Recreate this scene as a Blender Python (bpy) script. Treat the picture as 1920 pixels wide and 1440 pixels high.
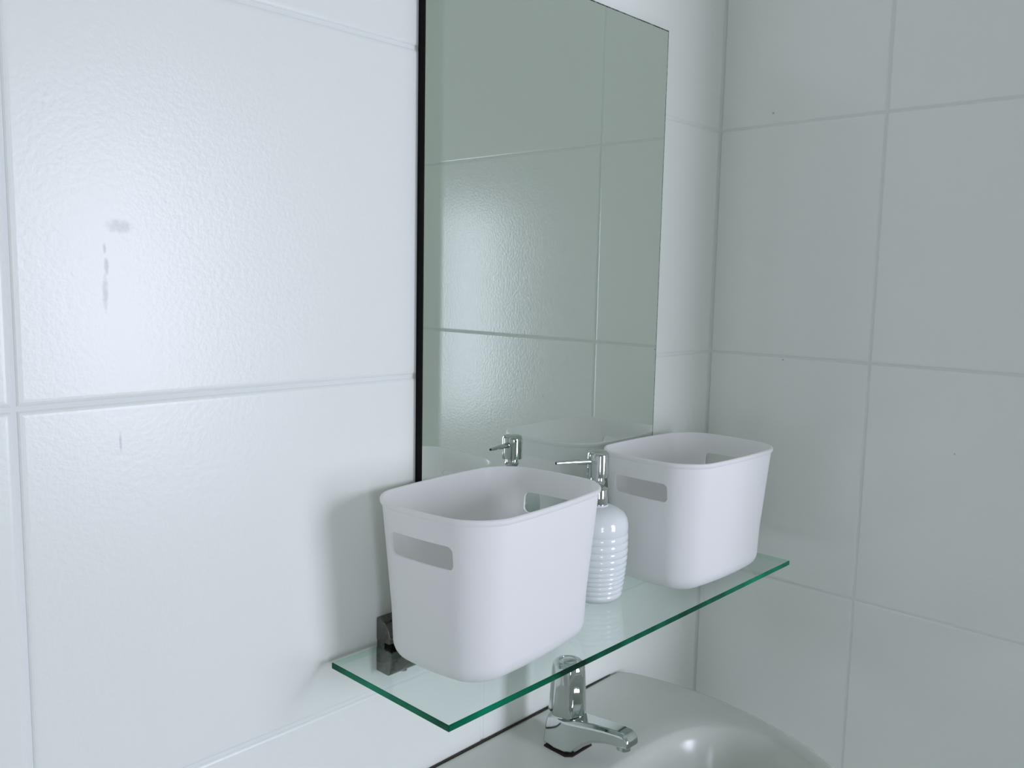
import bpy, bmesh, math, random
from mathutils import Vector, Matrix

random.seed(4)
C = bpy.context.scene.collection
for o in list(bpy.data.objects):
    bpy.data.objects.remove(o)

Z0 = 1.25                      # height of the middle tile joint above the floor

# ------------------------------------------------------------------ camera
YAW, PITCH, ROLL = 0.815843, -0.118359, 0.020680
CAM = Vector((-1.067904, -0.624870, Z0 + 0.091037))
FPX = 1615.75
cy, sy, cp, sp = math.cos(YAW), math.sin(YAW), math.cos(PITCH), math.sin(PITCH)
fw = Vector((sy*cp, cy*cp, sp)); rt = Vector((cy, -sy, 0)); up = rt.cross(fw)
c, s = math.cos(ROLL), math.sin(ROLL)
R_, U_ = c*rt + s*up, -s*rt + c*up
cam_data = bpy.data.cameras.new('camera')
cam_data.sensor_width = 36.0
cam_data.lens = FPX * 36.0 / 1920.0
cam_data.clip_start = 0.01
cam = bpy.data.objects.new('camera', cam_data); C.objects.link(cam)
cam.matrix_world = Matrix(((R_.x, U_.x, -fw.x, CAM.x), (R_.y, U_.y, -fw.y, CAM.y), (R_.z, U_.z, -fw.z, CAM.z), (0, 0, 0, 1)))
bpy.context.scene.camera = cam
bpy.context.scene.cycles.max_bounces = 14; bpy.context.scene.cycles.diffuse_bounces = 8

# ------------------------------------------------------------------ world, daylight, exposure
W = bpy.data.worlds.new('world'); bpy.context.scene.world = W
W.use_nodes = True
W.node_tree.nodes['Background'].inputs[0].default_value = (0.70, 0.82, 1.0, 1)
W.node_tree.nodes['Background'].inputs[1].default_value = 0.6
YF = -2.10                     # wall opposite the mirror; it has two windows
WIN = dict(x0=-0.20, x1=0.32, z0=Z0 - 0.50, z1=Z0 + 0.55)
WIN2 = dict(x0=-1.80, x1=-1.38, z0=Z0 - 0.55, z1=Z0 + 0.46)
def daylight(name, w, watts, aim):
    ld = bpy.data.lights.new(name, 'AREA'); ld.shape = 'RECTANGLE'
    ld.size = w['x1'] - w['x0'] - 0.07; ld.size_y = w['z1'] - w['z0'] - 0.07
    ld.energy = watts; ld.color = (0.86, 0.875, 1.07)
    o = bpy.data.objects.new(name, ld); C.objects.link(o)
    o.location = ((w['x0'] + w['x1'])/2, YF - 0.10, (w['z0'] + w['z1'])/2)
    o.rotation_euler = Vector(aim).to_track_quat('-Z', 'Y').to_euler()
daylight('window_daylight', WIN, 22.8, (-0.25, 1.0, -0.03))
daylight('side_window_daylight', WIN2, 8.2, (0.15, 1.0, 0.0))
vs = bpy.context.scene.view_settings
vs.view_transform = 'Standard'; vs.look = 'None'; vs.exposure = 0.0; vs.gamma = 1.0; vs.use_curve_mapping = False

# ------------------------------------------------------------------ helpers
def mat(name):
    m = bpy.data.materials.new(name); m.use_nodes = True
    nt = m.node_tree
    return m, nt, nt.nodes['Principled BSDF']

def simple(name, col, rough=0.5, metal=0.0, spec=0.5, noise=0.0, nscale=40, coat=0.0):
    m, nt, b = mat(name)
    b.inputs['Base Color'].default_value = (*col, 1)
    b.inputs['Roughness'].default_value = rough
    b.inputs['Metallic'].default_value = metal
    b.inputs['Specular IOR Level'].default_value = spec
    b.inputs['Coat Weight'].default_value = coat
    b.inputs['Coat Roughness'].default_value = 0.04
    if noise:
        g = nt.nodes.new('ShaderNodeNewGeometry'); n = nt.nodes.new('ShaderNodeTexNoise')
        n.inputs['Scale'].default_value = nscale; n.inputs['Detail'].default_value = 4
        nt.links.new(g.outputs['Position'], n.inputs['Vector'])
        r = nt.nodes.new('ShaderNodeMapRange')
        r.inputs['To Min'].default_value = max(0.0, rough - noise); r.inputs['To Max'].default_value = rough + noise
        nt.links.new(n.outputs['Fac'], r.inputs['Value']); nt.links.new(r.outputs[0], b.inputs['Roughness'])
    return m

def obj(name, bm, m, parent=None, smooth=True, angle=35):
    me = bpy.data.meshes.new(name)
    if smooth:
        for f in bm.faces: f.smooth = True
        for e in bm.edges:
            if len(e.link_faces) == 2 and e.calc_face_angle(0) > math.radians(angle): e.smooth = False
    bm.to_mesh(me); bm.free()
    for k in (m if isinstance(m, (list, tuple)) else [m]): me.materials.append(k)
    o = bpy.data.objects.new(name, me); C.objects.link(o)
    if parent: o.parent = parent
    return o

def thing(name, label, cat, loc=(0, 0, 0), group=None, rz=0.0):
    o = bpy.data.objects.new(name, None); C.objects.link(o)
    o.empty_display_size = 0.05
    o.location = loc; o.rotation_euler = (0, 0, rz)
    o['label'] = label; o['category'] = cat
    if group: o['group'] = group
    return o

def box(bm, a, b, mi=0):
    v = [bm.verts.new((x, y, z)) for z in (a[2], b[2]) for y in (a[1], b[1]) for x in (a[0], b[0])]
    fs = []
    for q in ((0, 2, 3, 1), (4, 5, 7, 6), (0, 1, 5, 4), (2, 6, 7, 3), (0, 4, 6, 2), (1, 3, 7, 5)):
        f = bm.faces.new([v[i] for i in q]); f.material_index = mi; fs.append(f)
    return v, fs

def bevel(bm, w, seg=2, edges=None):
    bmesh.ops.bevel(bm, geom=list(edges if edges is not None else bm.edges), offset=w, segments=seg, profile=0.5, affect='EDGES', clamp_overlap=True)

def skin_rings(bm, rings, close_first=True, close_last=True):
    """rings: lists of equally many points, joined in order."""
    vr = [[bm.verts.new(p) for p in r] for r in rings]
    n = len(rings[0])
    for a, b in zip(vr, vr[1:]):
        for i in range(n):
            j = (i + 1) % n
            bm.faces.new((a[i], a[j], b[j], b[i]))
    if close_first: bm.faces.new(list(reversed(vr[0])))
    if close_last: bm.faces.new(vr[-1])
    bmesh.ops.recalc_face_normals(bm, faces=bm.faces)
    return vr

def lathe(bm, prof, n=40, cx=0, cy=0):
    return skin_rings(bm, [[(cx + r*math.cos(2*math.pi*k/n), cy + r*math.sin(2*math.pi*k/n), z) for k in range(n)] for r, z in prof])

def tube(bm, pts, rads, n=16):
    pts = [Vector(p) for p in pts]; rings = []
    for i, p in enumerate(pts):
        t = (pts[min(i+1, len(pts)-1)] - pts[max(i-1, 0)]).normalized()
        a = t.cross(Vector((0, 0, 1))).normalized(); b = a.cross(t)
        rings.append([p + rads[i]*(math.cos(2*math.pi*k/n)*a + math.sin(2*math.pi*k/n)*b) for k in range(n)])
    return skin_rings(bm, rings)

def structure(o): o['kind'] = 'structure'; return o

# ------------------------------------------------------------------ materials
def tile_material(name, col, marks, rough, spec):
    """glazed white ceramic, orange-peel relief; marks = small grey stains given as (centre, radii, strength)."""
    m, nt, b = mat(name)
    N, L = nt.nodes.new, nt.links.new
    g = N('ShaderNodeNewGeometry')
    b.inputs['Roughness'].default_value = rough
    b.inputs['Specular IOR Level'].default_value = spec
    n1 = N('ShaderNodeTexNoise'); n1.inputs['Scale'].default_value = 240; n1.inputs['Detail'].default_value = 2.0
    L(g.outputs['Position'], n1.inputs['Vector'])
    bp = N('ShaderNodeBump'); bp.inputs['Strength'].default_value = 0.10; bp.inputs['Distance'].default_value = 0.0016
    L(n1.outputs['Fac'], bp.inputs['Height']); L(bp.outputs[0], b.inputs['Normal'])
    n2 = N('ShaderNodeTexNoise'); n2.inputs['Scale'].default_value = 3.0; n2.inputs['Detail'].default_value = 3.0
    L(g.outputs['Position'], n2.inputs['Vector'])
    cr = N('ShaderNodeMix'); cr.data_type = 'RGBA'
    cr.inputs['A'].default_value = (*[k*0.985 for k in col], 1); cr.inputs['B'].default_value = (*[min(1, k*1.015) for k in col], 1)
    L(n2.outputs['Fac'], cr.inputs['Factor'])
    out = cr.outputs['Result']
    nz = N('ShaderNodeTexNoise'); nz.inputs['Scale'].default_value = 260; nz.inputs['Detail'].default_value = 3
    L(g.outputs['Position'], nz.inputs['Vector'])
    for (cx, cy_, cz), (rx, ry, rz), st in marks:
        d = N('ShaderNodeVectorMath'); d.operation = 'SUBTRACT'; L(g.outputs['Position'], d.inputs[0]); d.inputs[1].default_value = (cx, cy_, cz)
        e = N('ShaderNodeVectorMath'); e.operation = 'DIVIDE'; L(d.outputs[0], e.inputs[0]); e.inputs[1].default_value = (rx, ry, rz)
        ln = N('ShaderNodeVectorMath'); ln.operation = 'LENGTH'; L(e.outputs[0], ln.inputs[0])
        ad = N('ShaderNodeMath'); ad.operation = 'MULTIPLY_ADD'; L(nz.outputs['Fac'], ad.inputs[0]); ad.inputs[1].default_value = 1.2; L(ln.outputs['Value'], ad.inputs[2])
        mr = N('ShaderNodeMapRange'); mr.inputs['From Min'].default_value = 1.0; mr.inputs['From Max'].default_value = 1.7
        mr.inputs['To Min'].default_value = st; mr.inputs['To Max'].default_value = 0.0
        L(ad.outputs[0], mr.inputs['Value'])
        mx = N('ShaderNodeMix'); mx.data_type = 'RGBA'; L(mr.outputs[0], mx.inputs['Factor']); L(out, mx.inputs['A'])
        mx.inputs['B'].default_value = (0.30, 0.34, 0.36, 1)
        out = mx.outputs['Result']
    L(out, b.inputs['Base Color'])
    return m

TILE_COL = (0.805, 0.838, 0.782)
M_tile_back = tile_material('glazed_tile_back', TILE_COL, [
    ((-0.811, 0, Z0 + 0.124), (0.010, 0.02, 0.0055), 0.38),
    ((-0.822, 0, Z0 + 0.077), (0.0022, 0.02, 0.013), 0.45),
    ((-0.8205, 0, Z0 + 0.096), (0.0018, 0.02, 0.007), 0.5),
    ((-0.8215, 0, Z0 + 0.108), (0.0012, 0.02, 0.004), 0.5),
    ((-0.815, 0, Z0 - 0.030), (0.0010, 0.02, 0.008), 0.5)], 0.30, 0.45)
M_tile_right = tile_material('glazed_tile_right', TILE_COL, [
    ((0, -0.076, Z0 + 0.315), (0.02, 0.0016, 0.0016), 1.0),
    ((0, -0.109, Z0 - 0.004), (0.02, 0.0014, 0.0012), 0.9),
    ((0, -0.326, Z0 - 0.097), (0.02, 0.0012, 0.0012), 0.7)], 0.185, 0.9)
M_grout = simple('grout', (0.77, 0.80, 0.77), 0.8, noise=0.1, nscale=300)
M_paint = simple('white_paint', (0.55, 0.57, 0.52), 0.6, noise=0.1)
M_floor = simple('grey_floor_tile', (0.55, 0.56, 0.57), 0.4, noise=0.1)
M_door = simple('white_door_paint', (0.7, 0.7, 0.68), 0.4, noise=0.05)
M_frame = simple('window_frame_paint', (0.8, 0.8, 0.8), 0.35, noise=0.05)
M_plastic = simple('white_plastic', (0.97, 0.97, 0.965), 0.42, noise=0.03, nscale=120)
nt = M_plastic.node_tree; b = nt.nodes['Principled BSDF']          # thin polypropylene wall lets some light through
tl = nt.nodes.new('ShaderNodeBsdfTranslucent'); tl.inputs[0].default_value = (0.965, 0.96, 0.94, 1)
mx = nt.nodes.new('ShaderNodeMixShader'); mx.inputs[0].default_value = 0.30
nt.links.new(b.outputs[0], mx.inputs[1]); nt.links.new(tl.outputs[0], mx.inputs[2]); nt.links.new(mx.outputs[0], nt.nodes['Material Output'].inputs[0])
M_ceramic = simple('white_ceramic', (0.78, 0.82, 0.82), 0.12, noise=0.03, coat=0.4)
M_basin = simple('basin_ceramic', (0.62, 0.645, 0.59), 0.22, noise=0.0, coat=0.0)
M_chrome = simple('chrome', (0.62, 0.655, 0.64), 0.06, metal=1.0, noise=0.03, nscale=90)
M_brushed = simple('brushed_steel', (0.20, 0.20, 0.18), 0.28, metal=1.0, noise=0.08, nscale=200)
M_black = simple('black_edge', (0.004, 0.004, 0.004), 0.6, spec=0.1, noise=0.1)
M_hole = simple('dark_opening', (0.01, 0.01, 0.01), 0.6, noise=0.1)
M_grime = simple('brown_sealant', (0.030, 0.020, 0.016), 0.6, noise=0.1, nscale=300)

M_mirror, nt, b = mat('silvered_glass')
b.inputs['Base Color'].default_value = (0.84, 0.895, 0.845, 1); b.inputs['Metallic'].default_value = 1.0
n = nt.nodes.new('ShaderNodeTexNoise'); n.inputs['Scale'].default_value = 30
r = nt.nodes.new('ShaderNodeMapRange'); r.inputs['To Min'].default_value = 0.0; r.inputs['To Max'].default_value = 0.012
nt.links.new(n.outputs['Fac'], r.inputs['Value']); nt.links.new(r.outputs[0], b.inputs['Roughness'])

M_rot, nt, b = mat('corroded_silver_edge')       # dark, speckled line where the silvering has gone
g = nt.nodes.new('ShaderNodeNewGeometry'); n = nt.nodes.new('ShaderNodeTexNoise'); n.inputs['Scale'].default_value = 260
nt.links.new(g.outputs['Position'], n.inputs['Vector'])
cr = nt.nodes.new('ShaderNodeValToRGB'); cr.color_ramp.elements[0].position = 0.45; cr.color_ramp.elements[1].position = 0.6
cr.color_ramp.elements[0].color = (0.012, 0.016, 0.012, 1); cr.color_ramp.elements[1].color = (0.16, 0.20, 0.15, 1)
nt.links.new(n.outputs['Fac'], cr.inputs[0]); nt.links.new(cr.outputs[0], b.inputs['Base Color'])
b.inputs['Roughness'].default_value = 0.4

# glass faces: clear, faintly green, mirror-like at grazing angles
M_glass = bpy.data.materials.new('clear_green_glass'); M_glass.use_nodes = True
nt = M_glass.node_tree; nt.nodes.clear()
out = nt.nodes.new('ShaderNodeOutputMaterial'); mx = nt.nodes.new('ShaderNodeMixShader')
tr = nt.nodes.new('ShaderNodeBsdfTransparent'); tr.inputs[0].default_value = (0.935, 0.975, 0.96, 1)
gl = nt.nodes.new('ShaderNodeBsdfGlossy'); gl.inputs['Roughness'].default_value = 0.02
fr = nt.nodes.new('ShaderNodeFresnel'); gg = nt.nodes.new('ShaderNodeNewGeometry'); ir = nt.nodes.new('ShaderNodeMapRange')
ir.inputs['To Min'].default_value = 1.5; ir.inputs['To Max'].default_value = 1/1.5     # the same reflectance from either side of a face
nt.links.new(gg.outputs['Backfacing'], ir.inputs['Value']); nt.links.new(ir.outputs[0], fr.inputs['IOR'])
nt.links.new(fr.outputs[0], mx.inputs[0]); nt.links.new(tr.outputs[0], mx.inputs[1]); nt.links.new(gl.outputs[0], mx.inputs[2])
nt.links.new(mx.outputs[0], out.inputs[0])

# glass edge: the long light path through the pane makes it deep green
M_gedge, nt, b = mat('green_glass_edge')
g = nt.nodes.new('ShaderNodeNewGeometry'); n = nt.nodes.new('ShaderNodeTexNoise'); n.inputs['Scale'].default_value = 9; n.inputs['Detail'].default_value = 5
nt.links.new(g.outputs['Position'], n.inputs['Vector'])
cr = nt.nodes.new('ShaderNodeValToRGB')
cr.color_ramp.elements[0].position = 0.38; cr.color_ramp.elements[0].color = (0.0, 0.022, 0.010, 1)
cr.color_ramp.elements[1].position = 0.66; cr.color_ramp.elements[1].color = (0.0, 0.26, 0.125, 1)
nt.links.new(n.outputs['Fac'], cr.inputs[0]); nt.links.new(cr.outputs[0], b.inputs['Base Color'])
b.inputs['Roughness'].default_value = 0.10; b.inputs['Specular IOR Level'].default_value = 0.15
tr = nt.nodes.new('ShaderNodeBsdfTransparent'); tr.inputs[0].default_value = (0.72, 0.90, 0.82, 1)     # from inside the pane the edge is clear
mx = nt.nodes.new('ShaderNodeMixShader'); nt.links.new(g.outputs['Backfacing'], mx.inputs[0])
nt.links.new(b.outputs[0], mx.inputs[1]); nt.links.new(tr.outputs[0], mx.inputs[2]); nt.links.new(mx.outputs[0], nt.nodes['Material Output'].inputs[0])

# ------------------------------------------------------------------ room shell
XL, XR, ZC = -2.10, 0.70, 2.45            # far left wall, far right wall behind the partition, ceiling
T = 0.0017                                 # joint depth

def shell(name, boxes, m):
    bm = bmesh.new()
    for a, bb in boxes: box(bm, a, bb)
    return structure(obj(name, bm, m, smooth=False))

PX, PY = -0.067, -0.6450                    # free end and near face of the short partition
wall_back = shell('wall_back', [((XL - 0.1, T, 0), (0.1, 0.12, ZC))], M_grout)
wall_right = shell('wall_right', [((T, PY - 0.02, 0), (0.1, T, ZC))], M_grout)
wall_partition = shell('wall_partition', [((PX + T, PY - 0.10, 0), (XR, PY - T, ZC))], M_grout)
def pierced(name, wins):
    bxs = []; x = XL
    for w in wins:
        bxs += [((x, YF - 0.22, 0), (w['x0'], YF, ZC)), ((w['x0'], YF - 0.22, 0), (w['x1'], YF, w['z0'])), ((w['x0'], YF - 0.22, w['z1']), (w['x1'], YF, ZC))]
        x = w['x1']
    return shell(name, bxs + [((x, YF - 0.22, 0), (XR, YF, ZC))], M_paint)
wall_front = pierced('wall_front', [WIN2, WIN])
wall_left = shell('wall_left', [((XL - 0.1, YF - 0.22, 0), (XL, T, ZC))], M_paint)
wall_far_right = shell('wall_far_right', [((XR, YF - 0.22, 0), (XR + 0.1, PY - T, ZC))], M_paint)
floor = shell('floor', [((XL - 0.1, YF - 0.22, -0.1), (XR + 0.1, 0.12, 0))], M_floor)
ceiling = shell('ceiling', [((XL - 0.1, YF - 0.22, ZC), (XR + 0.1, 0.12, ZC + 0.1))], M_paint)
door = shell('door_1', [((XL, -1.30, 0.0), (XL + 0.012, -0.54, 2.02))], M_door)
bm = bmesh.new(); lathe(bm, [(0.006, 0.0), (0.006, 0.03), (0.022, 0.034), (0.026, 0.05), (0.018, 0.06)], 24)
k = obj('door_knob', bm, M_chrome, door); k.location = (XL + 0.012, -1.22, 1.0); k.rotation_euler = (0, math.pi/2, 0)
M_obsc = simple('obscured_glass', (0.8, 0.85, 0.88), 0.3, noise=0.1)
for nm, w in (('window_1', WIN), ('window_2', WIN2)):      # frame and obscured pane at the outer face of the reveal
    bm = bmesh.new(); fwid = 0.03; y0, y1 = YF - 0.215, YF - 0.185
    box(bm, (w['x0'], y0, w['z0']), (w['x0'] + fwid, y1, w['z1'])); box(bm, (w['x1'] - fwid, y0, w['z0']), (w['x1'], y1, w['z1']))
    box(bm, (w['x0'] + fwid, y0, w['z0']), (w['x1'] - fwid, y1, w['z0'] + fwid)); box(bm, (w['x0'] + fwid, y0, w['z1'] - fwid), (w['x1'] - fwid, y1, w['z1']))
    win = structure(obj(nm, bm, M_frame, smooth=False))
    bm = bmesh.new(); box(bm, (w['x0'] + fwid, y0 + 0.002, w['z0'] + fwid), (w['x1'] - fwid, y0 + 0.008, w['z1'] - fwid)); obj('pane', bm, M_obsc, win, smooth=False)

_tm = {}
def tile_mesh(a, bb, gap, bev, m):
    key = (round(a, 4), round(bb, 4), gap, bev, m.name)
    if key in _tm: return _tm[key]
    bm = bmesh.new(); rings = []
    for ins, dz in ((0, -0.0022), (0.08, -0.0012), (0.32, -0.0005), (0.62, -0.00013), (1.0, 0.0)):
        i = gap/2 + ins*bev
        rings.append([(-a/2 + i, -bb/2 + i, dz), (a/2 - i, -bb/2 + i, dz), (a/2 - i, bb/2 - i, dz), (-a/2 + i, bb/2 - i, dz)])
    skin_rings(bm, rings)
    me = bpy.data.meshes.new('tile'); bm.to_mesh(me); bm.free(); me.materials.append(m)
    _tm[key] = me
    return me

def lay_tiles(parent, us, vs_, place, rot, gap, bev, m):
    for u0, u1 in zip(us, us[1:]):
        for v0, v1 in zip(vs_, vs_[1:]):
            o = bpy.data.objects.new('tile', tile_mesh(u1 - u0, v1 - v0, gap, bev, m)); C.objects.link(o)
            o.parent = parent
            o.location = place((u0 + u1)/2, (v0 + v1)/2); o.rotation_euler = rot
            o.rotation_euler.rotate_axis('X', random.gauss(0, 0.0006)); o.rotation_euler.rotate_axis('Y', random.gauss(0, 0.0006))

vz = [0.0] + [Z0 + 0.3*k for k in range(-4, 4)] + [ZC]
lay_tiles(wall_back, [XL, -1.771, -1.327, -0.883, -0.4391, 0.0], vz, lambda u, v: (u, 0, v), (math.pi/2, 0, 0), 0.003, 0.0045, M_tile_back)
lay_tiles(wall_right, [PY, -0.2213, 0.0], vz, lambda u, v: (0, u, v), (math.pi/2, 0, -math.pi/2), 0.002, 0.003, M_tile_right)
lay_tiles(wall_partition, [PX, 0.0], vz, lambda u, v: (u, PY, v), (math.pi/2, 0, math.pi), 0.002, 0.003, M_tile_right)

# ------------------------------------------------------------------ mirror
mx0, mx1, mz0, mz1, md = -0.5375, -0.1465, Z0 - 0.232, Z0 + 0.398, 0.0085
mir = thing('wall_mirror', 'tall frameless rectangular mirror with dark edges fixed to the tiled wall above shelf', 'mirror', ((mx0 + mx1)/2, 0, mz0))
ox, oz = (mx0 + mx1)/2, mz0
hw, hh, e = (mx1 - mx0)/2, mz1 - mz0, 0.0014
bm = bmesh.new(); box(bm, (-hw, -md + 0.002, 0), (hw, -0.0003, hh)); box(bm, (-hw, -md + 0.0002, 0), (-hw + e, -md + 0.0019, hh)); obj('backing_board', bm, M_black, mir, smooth=False)
bm = bmesh.new(); box(bm, (-hw + e, -md, e), (hw - e, -md + 0.0018, hh - e)); obj('silvered_glass', bm, M_mirror, mir, smooth=False)
bm = bmesh.new()
box(bm, (hw - e, -md + 0.0002, 0), (hw, -md + 0.0019, hh))
box(bm, (-hw + e, -md + 0.0002, 0), (hw - e, -md + 0.0019, e)); box(bm, (-hw + e, -md + 0.0002, hh - e), (hw - e, -md + 0.0019, hh))
eb = obj('corroded_edge', bm, M_rot, mir, smooth=False); eb['label'] = 'thin dark speckled edge line'

# ------------------------------------------------------------------ glass shelf
ZS = Z0 - 0.248; GT = 0.0058
sx0, sx1, sy0, sy1 = -0.6425, -0.0665, -0.1655, -0.0115
bm = bmesh.new(); hx = (sx1 - sx0)/2
v, fs = box(bm, (-hx, sy0, 0), (hx, sy1, GT))
bevel(bm, 0.0007, 1)
for f in bm.faces: f.material_index = 0 if abs(f.normal.z) > 0.95 else 1
shelf = obj('glass_shelf', bm, [M_glass, M_gedge], None, smooth=False); shelf.location = ((sx0 + sx1)/2, 0, ZS - GT)
shelf['label'] = 'clear green-edged glass shelf carrying two baskets and the soap dispenser'; shelf['category'] = 'shelf'
def bracket(xc):
    bm = bmesh.new()
    prof_low = [(-0.0003, -0.0245), (-0.018, -0.0245), (-0.0215, -0.021), (-0.0235, -0.0035), (-0.0235, -0.0003), (-0.0003, -0.0003)]
    prof_up = [(-0.0003, GT + 0.0003), (-0.020, GT + 0.0003), (-0.0205, GT + 0.006), (-0.0185, GT + 0.013), (-0.013, GT + 0.019), (-0.006, GT + 0.0215), (-0.0003, GT + 0.022)]
    prof_back = [(-0.0003, -0.0245), (-0.0112, -0.0245), (-0.0112, GT + 0.019), (-0.0003, GT + 0.022)]
    return prof_low, prof_up, prof_back
def prism_x(bm, prof, xa, xb):
    a = [bm.verts.new((xa, y, z)) for y, z in prof]; bb = [bm.verts.new((xb, y, z)) for y, z in prof]
    n = len(prof)
    for i in range(n): bm.faces.new((a[i], a[(i+1) % n], bb[(i+1) % n], bb[i]))
    bm.faces.new(a[::-1]); bm.faces.new(bb); bmesh.ops.recalc_face_normals(bm, faces=bm.faces)
for xc, lab in ((-0.5625, 'dark steel clamp bracket holding the near left end of the glass shelf'), (-0.1205, 'dark steel clamp bracket behind the far basket, holding the right end of shelf')):
    lw, upn, bk = bracket(xc)
    br = thing('shelf_bracket', lab, 'bracket', (xc, 0, ZS - GT), 'brackets of the glass shelf')
    bm = bmesh.new(); prism_x(bm, bk, -0.0205, 0.0205); obj('back_plate', bm, M_brushed, br)
    bm = bmesh.new(); prism_x(bm, lw, -0.0215, 0.0215); bevel(bm, 0.0008, 1); obj('lower_jaw', bm, M_brushed, br)
    bm = bmesh.new(); prism_x(bm, upn, -0.0215, 0.0215); bevel(bm, 0.0008, 1); obj('upper_jaw', bm, M_brushed, br)
    bm = bmesh.new(); lathe(bm, [(0.004, 0), (0.004, 0.0015), (0.003, 0.0022)], 16)
    sc = obj('grub_screw', bm, M_chrome, br); sc.location = (0, -0.014, -0.0262)

# ------------------------------------------------------------------ baskets
BW, BD, BH, BRAD, BTAP, BOW = 0.1905, 0.1375, 0.1487, 0.034, 0.0235, 0.0060
def rrect(Wd, Dp, r, n=9, m=7):
    base = []
    for cx, cyy, a0 in ((1, 1, 0), (-1, 1, 90), (-1, -1, 180), (1, -1, 270)):
        for k in range(n):
            a = math.radians(a0 + 90*k/(n - 1)); base.append((cx*(Wd/2 - r) + r*math.cos(a), cyy*(Dp/2 - r) + r*math.sin(a)))
    pts = []
    for i in range(len(base)):
        pts.append(base[i]); j = (i + 1) % len(base)
        if i % n == n - 1:
            for q in range(1, m):
                s_ = q/m; pts.append((base[i][0]*(1 - s_) + base[j][0]*s_, base[i][1]*(1 - s_) + base[j][1]*s_))
    o = []
    for x, y in pts:
        u, v_ = x/(Wd/2), y/(Dp/2)
        o.append((x + math.copysign(BOW*abs(u)**3, u)*max(0, 1 - v_*v_), y + math.copysign(BOW*abs(v_)**3, v_)*max(0, 1 - u*u)))
    return o
def basket_ring(z, ins=0.0):
    t = z/BH; tp = BTAP*(1 - t)
    return [(x, y, z) for x, y in rrect(BW - tp - 2*ins, BD - tp - 2*ins, max(0.004, BRAD - 0.3*tp - ins))]
def basket_mesh():
    bm = bmesh.new(); R = 0.018; th = 0.0022; L = []
    L.append(basket_ring(0.0, R + 0.004)); 
    for k in range(0, 9):
        a = math.pi/2*k/8; L.append(basket_ring(R*(1 - math.sin(math.pi/2 - a)) if False else R*(1 - math.cos(a)), R*(1 - math.sin(a))))
    for z in (0.05, 0.09, 0.12, BH - 0.006): L.append(basket_ring(z, 0.0015))
    for z, i in ((BH - 0.0048, 0.0004), (BH - 0.0032, -0.0003), (BH - 0.0012, -0.0002), (BH - 0.0003, 0.0006), (BH, 0.0016), (BH - 0.0004, 0.0027), (BH - 0.002, 0.0034)): L.append(basket_ring(z, i))
    for z in (0.12, 0.09, 0.05): L.append(basket_ring(z, 0.0015 + th))
    for k in range(8, -1, -1):
        a = math.pi/2*k/8; L.append(basket_ring(th + R*(1 - math.cos(a)), th + 0.001 + R*(1 - math.sin(a))))
    L.append(basket_ring(th, R + 0.008))
    skin_rings(bm, L)
    me = bpy.data.meshes.new('basket_body'); bm.to_mesh(me); bm.free()
    tmp = bpy.data.objects.new('tmp', me); C.objects.link(tmp)
    bm = bmesh.new(); hy, hz, r, z0 = 0.036, 0.0105, 0.0055, 0.1135
    pr = []
    for sy_, sz, a0 in ((1, 1, 0), (-1, 1, 90), (-1, -1, 180), (1, -1, 270)):
        for k in range(6):
            a = math.radians(a0 + 18*k); pr.append((sy_*(hy - r) + r*math.cos(a), z0 + sz*(hz - r) + r*math.sin(a)))
    prism_x(bm, pr, -0.2, 0.2)
    cm = bpy.data.meshes.new('cut'); bm.to_mesh(cm); bm.free(); cut = bpy.data.objects.new('cut', cm); C.objects.link(cut)
    md_ = tmp.modifiers.new('b', 'BOOLEAN'); md_.operation = 'DIFFERENCE'; md_.object = cut; md_.solver = 'EXACT'
    dg = bpy.context.evaluated_depsgraph_get()
    res = bpy.data.meshes.new_from_object(tmp.evaluated_get(dg))
    for o in (tmp, cut): bpy.data.objects.remove(o)
    bm = bmesh.new(); bm.from_mesh(res)
    bmesh.ops.remove_doubles(bm, verts=bm.verts, dist=1e-5)
    bmesh.ops.recalc_face_normals(bm, faces=bm.faces)
    return bm
B1 = (-0.5135, -0.0835, 0.085)
B2 = (-0.1880, -0.0885, -0.028)
bk1 = obj('storage_basket', basket_mesh(), M_plastic, angle=40)
bk1.location = (B1[0], B1[1], ZS); bk1.rotation_euler.z = B1[2]
bk1['label'] = 'white plastic storage basket on the near end of the glass shelf, left of soap dispenser'
bk1['category'] = 'basket'; bk1['group'] = 'storage baskets on the glass shelf'
bk2 = bk1.copy(); C.objects.link(bk2)
bk2.location = (B2[0], B2[1], ZS); bk2.rotation_euler.z = B2[2]
bk2['label'] = 'white plastic storage basket on the far end of the glass shelf, nearest the wall corner'

# ------------------------------------------------------------------ soap dispenser
disp = thing('soap_dispenser', 'white ribbed ceramic soap dispenser with chrome pump between the two baskets', 'soap dispenser', (-0.3428, -0.0719, ZS))
prof = [(0.0, 0.0), (0.022, 0.0), (0.0265, 0.0012), (0.0290, 0.004)]
bands = [0.004, 0.0095, 0.0150, 0.0205, 0.0255, 0.0305, 0.0360, 0.0425, 0.0500, 0.0575, 0.0655, 0.0735]
def rad(z): return 0.0350 - 0.0052*max(0, (0.055 - z)/0.051)**1.5 - 0.0003*max(0, (z - 0.06)/0.02)
for a, bb in zip(bands, bands[1:]):
    for k in range(1, 7):
        t = k/6; z = a + (bb - a)*t; prof.append((rad(z) - 0.00115*(abs(2*t - 1)**3), z))
prof += [(0.0345, 0.0750), (0.0346, 0.0800), (0.0342, 0.0850), (0.0326, 0.0905), (0.0288, 0.0955), (0.0228, 0.0992), (0.0165, 0.1015), (0.0125, 0.1022), (0.0118, 0.1035)]
prof = prof[1:]
bm = bmesh.new(); lathe(bm, prof, 64); obj('bottle', bm, M_ceramic, disp, angle=50)
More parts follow.
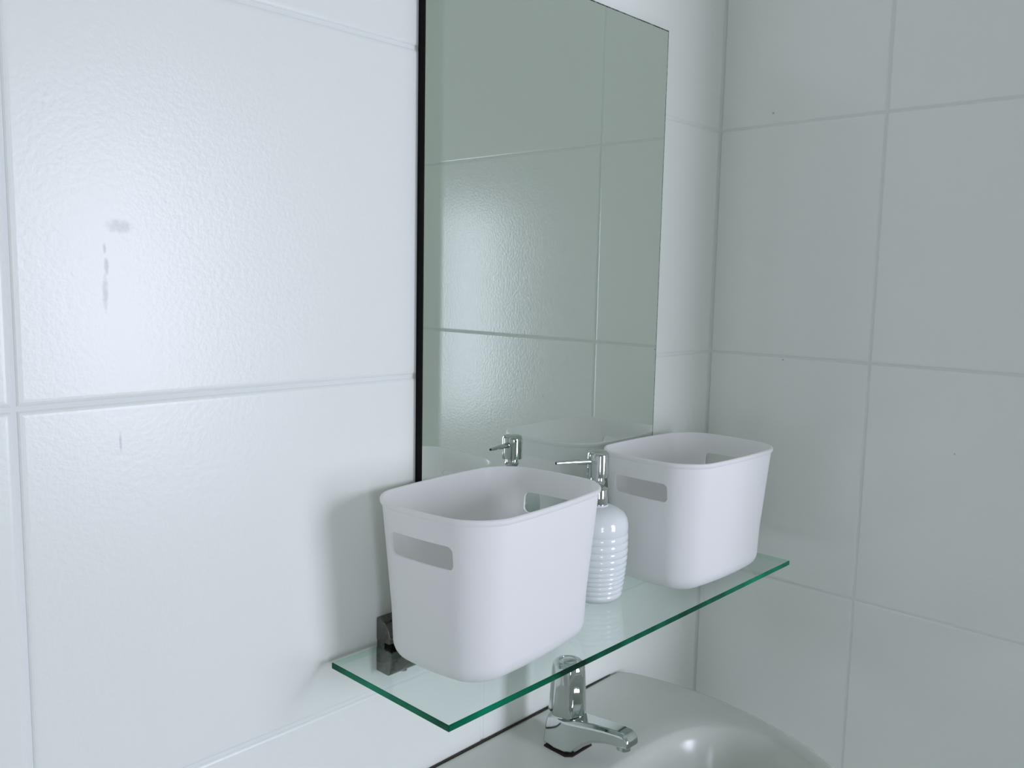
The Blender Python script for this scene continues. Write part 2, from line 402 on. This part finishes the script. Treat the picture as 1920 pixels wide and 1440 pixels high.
bm = bmesh.new(); lathe(bm, [(0.0116, 0.1030), (0.0119, 0.1040), (0.0119, 0.1195), (0.0112, 0.1207), (0.0060, 0.1212)], 40); obj('collar', bm, M_chrome, disp)
bm = bmesh.new(); lathe(bm, [(0.0052, 0.1208), (0.0056, 0.1225), (0.0080, 0.1262), (0.0084, 0.1280), (0.0078, 0.1290), (0.0074, 0.1300), (0.0074, 0.1400)], 32); obj('stem', bm, M_chrome, disp)
bm = bmesh.new(); lathe(bm, [(0.0076, 0.1345), (0.0104, 0.1345), (0.0106, 0.1335), (0.0118, 0.1335), (0.0118, 0.1560), (0.0114, 0.1584), (0.0103, 0.1602), (0.0085, 0.1612), (0.004, 0.1616)], 40)
head = obj('pump_head', bm, M_chrome, disp)
dx, dy = -0.0517, 0.0154
pts = [(dx*t, dy*t, 0.1500 + 0.0028*t - 0.0012*max(0, t - 0.6)) for t in (0.12, 0.25, 0.4, 0.55, 0.7, 0.82, 0.92, 1.0)]
bm = bmesh.new(); tube(bm, pts, [0.0034, 0.0033, 0.0030, 0.0028, 0.0025, 0.0022, 0.0020, 0.0019], 20); nz = obj('nozzle', bm, M_chrome, disp)
bm = bmesh.new(); dv = Vector((dx, dy, -0.003)).normalized(); p1 = Vector(pts[-1])
tube(bm, [p1 - dv*0.001, p1 + dv*0.0003], [0.0012, 0.0012], 14); obj('nozzle_opening', bm, M_hole, nz)

# ------------------------------------------------------------------ wash basin
BX, BZ = -0.375, Z0 - 0.405
basin = thing('wash_basin', 'white ceramic wash basin fixed to the tiled wall below the glass shelf', 'basin', (BX, 0, BZ - 0.16))
half = [(0, 0), (0.09, 0), (0.168, 0), (0.182, -0.004), (0.193, -0.024), (0.202, -0.065), (0.207, -0.11), (0.206, -0.15), (0.198, -0.205), (0.178, -0.27), (0.14, -0.33), (0.08, -0.37), (0, -0.385)]
def cat(P, per=8):
    o = []
    for i in range(len(P) - 1):
        p0, p1_, p2, p3 = P[max(i-1, 0)], P[i], P[i+1], P[min(i+2, len(P)-1)]
        for k in range(per):
            t = k/per
            o.append(tuple(0.5*((2*p1_[d]) + (-p0[d] + p2[d])*t + (2*p0[d] - 5*p1_[d] + 4*p2[d] - p3[d])*t*t + (-p0[d] + 3*p1_[d] - 3*p2[d] + p3[d])*t**3) for d in (0, 1)))
    return o + [P[-1]]
rh = [(x, min(y, -0.0012)) for x, y in cat(half)]
outl = rh + [(-x, y) for x, y in reversed(rh[1:-1])]
bcx, bcy = 0.0, -0.238
NA = 144
ang = [math.atan2(y - bcy, x - bcx) for x, y in outl]
def outer(a):
    best = None
    d = (math.cos(a), math.sin(a)); n = len(outl)
    for i in range(n):
        (x1, y1_), (x2, y2) = outl[i], outl[(i + 1) % n]
        ex, ey = x2 - x1, y2 - y1_; den = d[0]*ey - d[1]*ex
        if abs(den) < 1e-12: continue
        t = ((x1 - bcx)*ey - (y1_ - bcy)*ex)/den; u = ((x1 - bcx)*d[1] - (y1_ - bcy)*d[0])/den
        if t > 0 and -1e-6 <= u <= 1 + 1e-6: best = t if best is None else max(best, t)
    return best
def inner(a):
    ca, sa = abs(math.cos(a)), abs(math.sin(a)); e_ = 3.4
    return 1.0/(((ca/0.172)**e_ + (sa/0.113)**e_)**(1/e_))
AN = [2*math.pi*k/NA for k in range(NA)]
OR = [outer(a) for a in AN]; IR = [min(inner(a), o - 0.022) for a, o in zip(AN, OR)]
def ring(fn, z): return [(bcx + fn(k)*math.cos(a), bcy + fn(k)*math.sin(a), z + 0.16) for k, a in enumerate(AN)]
L = [ring(lambda k: 0.05, -0.155), ring(lambda k: IR[k]*0.6, -0.145), ring(lambda k: IR[k]*0.95 + 0.004, -0.09), ring(lambda k: OR[k] - 0.012, -0.05), ring(lambda k: OR[k] - 0.002, -0.03), ring(lambda k: OR[k], -0.016)]
for ins, z in ((0.0, -0.007), (0.0012, -0.003), (0.0035, -0.0006), (0.007, 0.0), (0.011, -0.0006), (0.016, -0.0024)): L.append(ring(lambda k: OR[k] - ins, z))
for f, z in ((0.35, -0.0042), (0.7, -0.0046)): L.append(ring(lambda k: (OR[k] - 0.018)*(1 - f) + (IR[k] + 0.002)*f, z))
for ins, z in ((0.002, -0.0056), (-0.002, -0.0075), (-0.007, -0.0120), (-0.012, -0.0190)): L.append(ring(lambda k: IR[k] + ins, z))
for f, z in ((0.90, -0.032), (0.85, -0.050), (0.78, -0.072), (0.66, -0.094), (0.48, -0.110), (0.28, -0.119), (0.12, -0.122)): L.append(ring(lambda k: IR[k]*f, z))
bm = bmesh.new(); skin_rings(bm, L); obj('bowl', bm, M_basin, basin, angle=60)
bm = bmesh.new(); lathe(bm, [(0.008, 0), (0.009, 0.002), (0.017, 0.003), (0.019, 0.001), (0.0195, -0.001)], 32)
o = obj('drain', bm, M_chrome, basin); o.location = (bcx, bcy, 0.16 - 0.1215)
bm = bmesh.new(); tube(bm, [(-0.19, -0.0012, 0.1590), (-0.1, -0.0013, 0.1592), (0.02, -0.0013, 0.1592), (0.12, -0.0012, 0.1592), (0.165, -0.0010, 0.1590)], [0.0010, 0.0011, 0.0010, 0.0008, 0.0004], 8)
o = obj('sealant_bead', bm, M_grime, basin); o['label'] = 'dark grimy joint line between basin and wall'

# ------------------------------------------------------------------ tap
TX, TY, TZ = -0.3735, -0.0645, BZ - 0.0046
tap = thing('basin_tap', 'chrome pillar tap with a fluted handle and short spout on the basin', 'tap', (TX, TY, TZ))
bm = bmesh.new()
# body + spout: cross sections marching from the back of the base to the spout tip; (y, zbot, ztop, halfwidth_bot, halfwidth_top)
secs = [(0.0200, 0.004, 0.030, 0.0150, 0.0110), (0.0170, 0.0, 0.034, 0.0195, 0.0140), (0.0, 0.0, 0.037, 0.0215, 0.0165), (-0.0130, 0.0, 0.0375, 0.0205, 0.0160),
        (-0.0200, 0.002, 0.0385, 0.0185, 0.0150), (-0.0300, 0.012, 0.0400, 0.0150, 0.0140), (-0.0420, 0.021, 0.0420, 0.0130, 0.0128), (-0.0580, 0.0265, 0.0440, 0.0120, 0.0118),
        (-0.0700, 0.0285, 0.0452, 0.0115, 0.0112), (-0.0790, 0.0285, 0.0455, 0.0112, 0.0106), (-0.0830, 0.0300, 0.0440, 0.0105, 0.0100), (-0.0865, 0.0310, 0.0385, 0.0100, 0.0095)]
rings = []
for y, zb, zt, wb, wt in secs:
    h = zt - zb; cb, ct = min(0.004, h*0.2), min(0.004, h*0.2)
    rings.append([(-wb + cb, y, zb), (-wb, y, zb + cb), (-wt, y, zt - ct), (-wt + ct, y, zt), (wt - ct, y, zt), (wt, y, zt - ct), (wb, y, zb + cb), (wb - cb, y, zb)])
skin_rings(bm, rings)
body = obj('tap_body', bm, M_chrome, tap, angle=28)
md_ = body.modifiers.new('bevel', 'BEVEL'); md_.width = 0.0012; md_.segments = 2; md_.limit_method = 'ANGLE'; md_.angle_limit = math.radians(28)
bm = bmesh.new(); lathe(bm, [(0.0150, 0.034), (0.0140, 0.040), (0.0125, 0.0425), (0.0125, 0.050)], 32); obj('neck', bm, M_chrome, tap)
bm = bmesh.new(); lathe(bm, [(0.0075, 0.0), (0.0075, -0.004), (0.0062, -0.0045), (0.0062, -0.001)], 24); o = obj('spout_outlet', bm, M_chrome, tap); o.location = (0, -0.0755, 0.0290)
bm = bmesh.new(); pts = []
prism = []
for ins, z in ((0.0, 0.0), (0.0, 0.0006), (0.0006, 0.0011)):
    hw2, hd2 = 0.0226 - ins, 0.0212 - ins
    prism.append([(x, y - 0.001, z - 0.0004) for x, y in ((-hw2 + 0.006, -hd2), (hw2 - 0.006, -hd2), (hw2, -hd2 + 0.006), (hw2, hd2 - 0.006), (hw2 - 0.006, hd2), (-hw2 + 0.006, hd2), (-hw2, hd2 - 0.006), (-hw2, -hd2 + 0.006))])
skin_rings(bm, prism); o = obj('gasket', bm, M_grime, tap, smooth=False); o['label'] = 'dark grimy gasket under the tap'
bm = bmesh.new(); n = 96; rings = []
def hr(a, r, amp): 
    q = (a*7/(2*math.pi)) % 1.0
    return r*(1 - amp*(1 - abs(2*q - 1)**1.5) )
for z, r, amp in ((0.0400, 0.0150, 0.0), (0.0385, 0.0200, 0.07), (0.0400, 0.0212, 0.075), (0.055, 0.0205, 0.075), (0.075, 0.0193, 0.07), (0.086, 0.0186, 0.055), (0.0915, 0.0176, 0.03), (0.0945, 0.0155, 0.0), (0.0960, 0.0125, 0), (0.0958, 0.0110, 0), (0.0948, 0.0105, 0), (0.0945, 0.0085, 0)):
    rings.append([(hr(2*math.pi*k/n, r, amp)*math.cos(2*math.pi*k/n + 0.3), hr(2*math.pi*k/n, r, amp)*math.sin(2*math.pi*k/n + 0.3), z) for k in range(n)])
skin_rings(bm, rings); hd = obj('handle', bm, M_chrome, tap, angle=40)
bm = bmesh.new(); lathe(bm, [(0.0082, 0.0942), (0.0082, 0.0955), (0.0072, 0.0966), (0.004, 0.0972)], 28); obj('handle_cap', bm, M_chrome, hd)
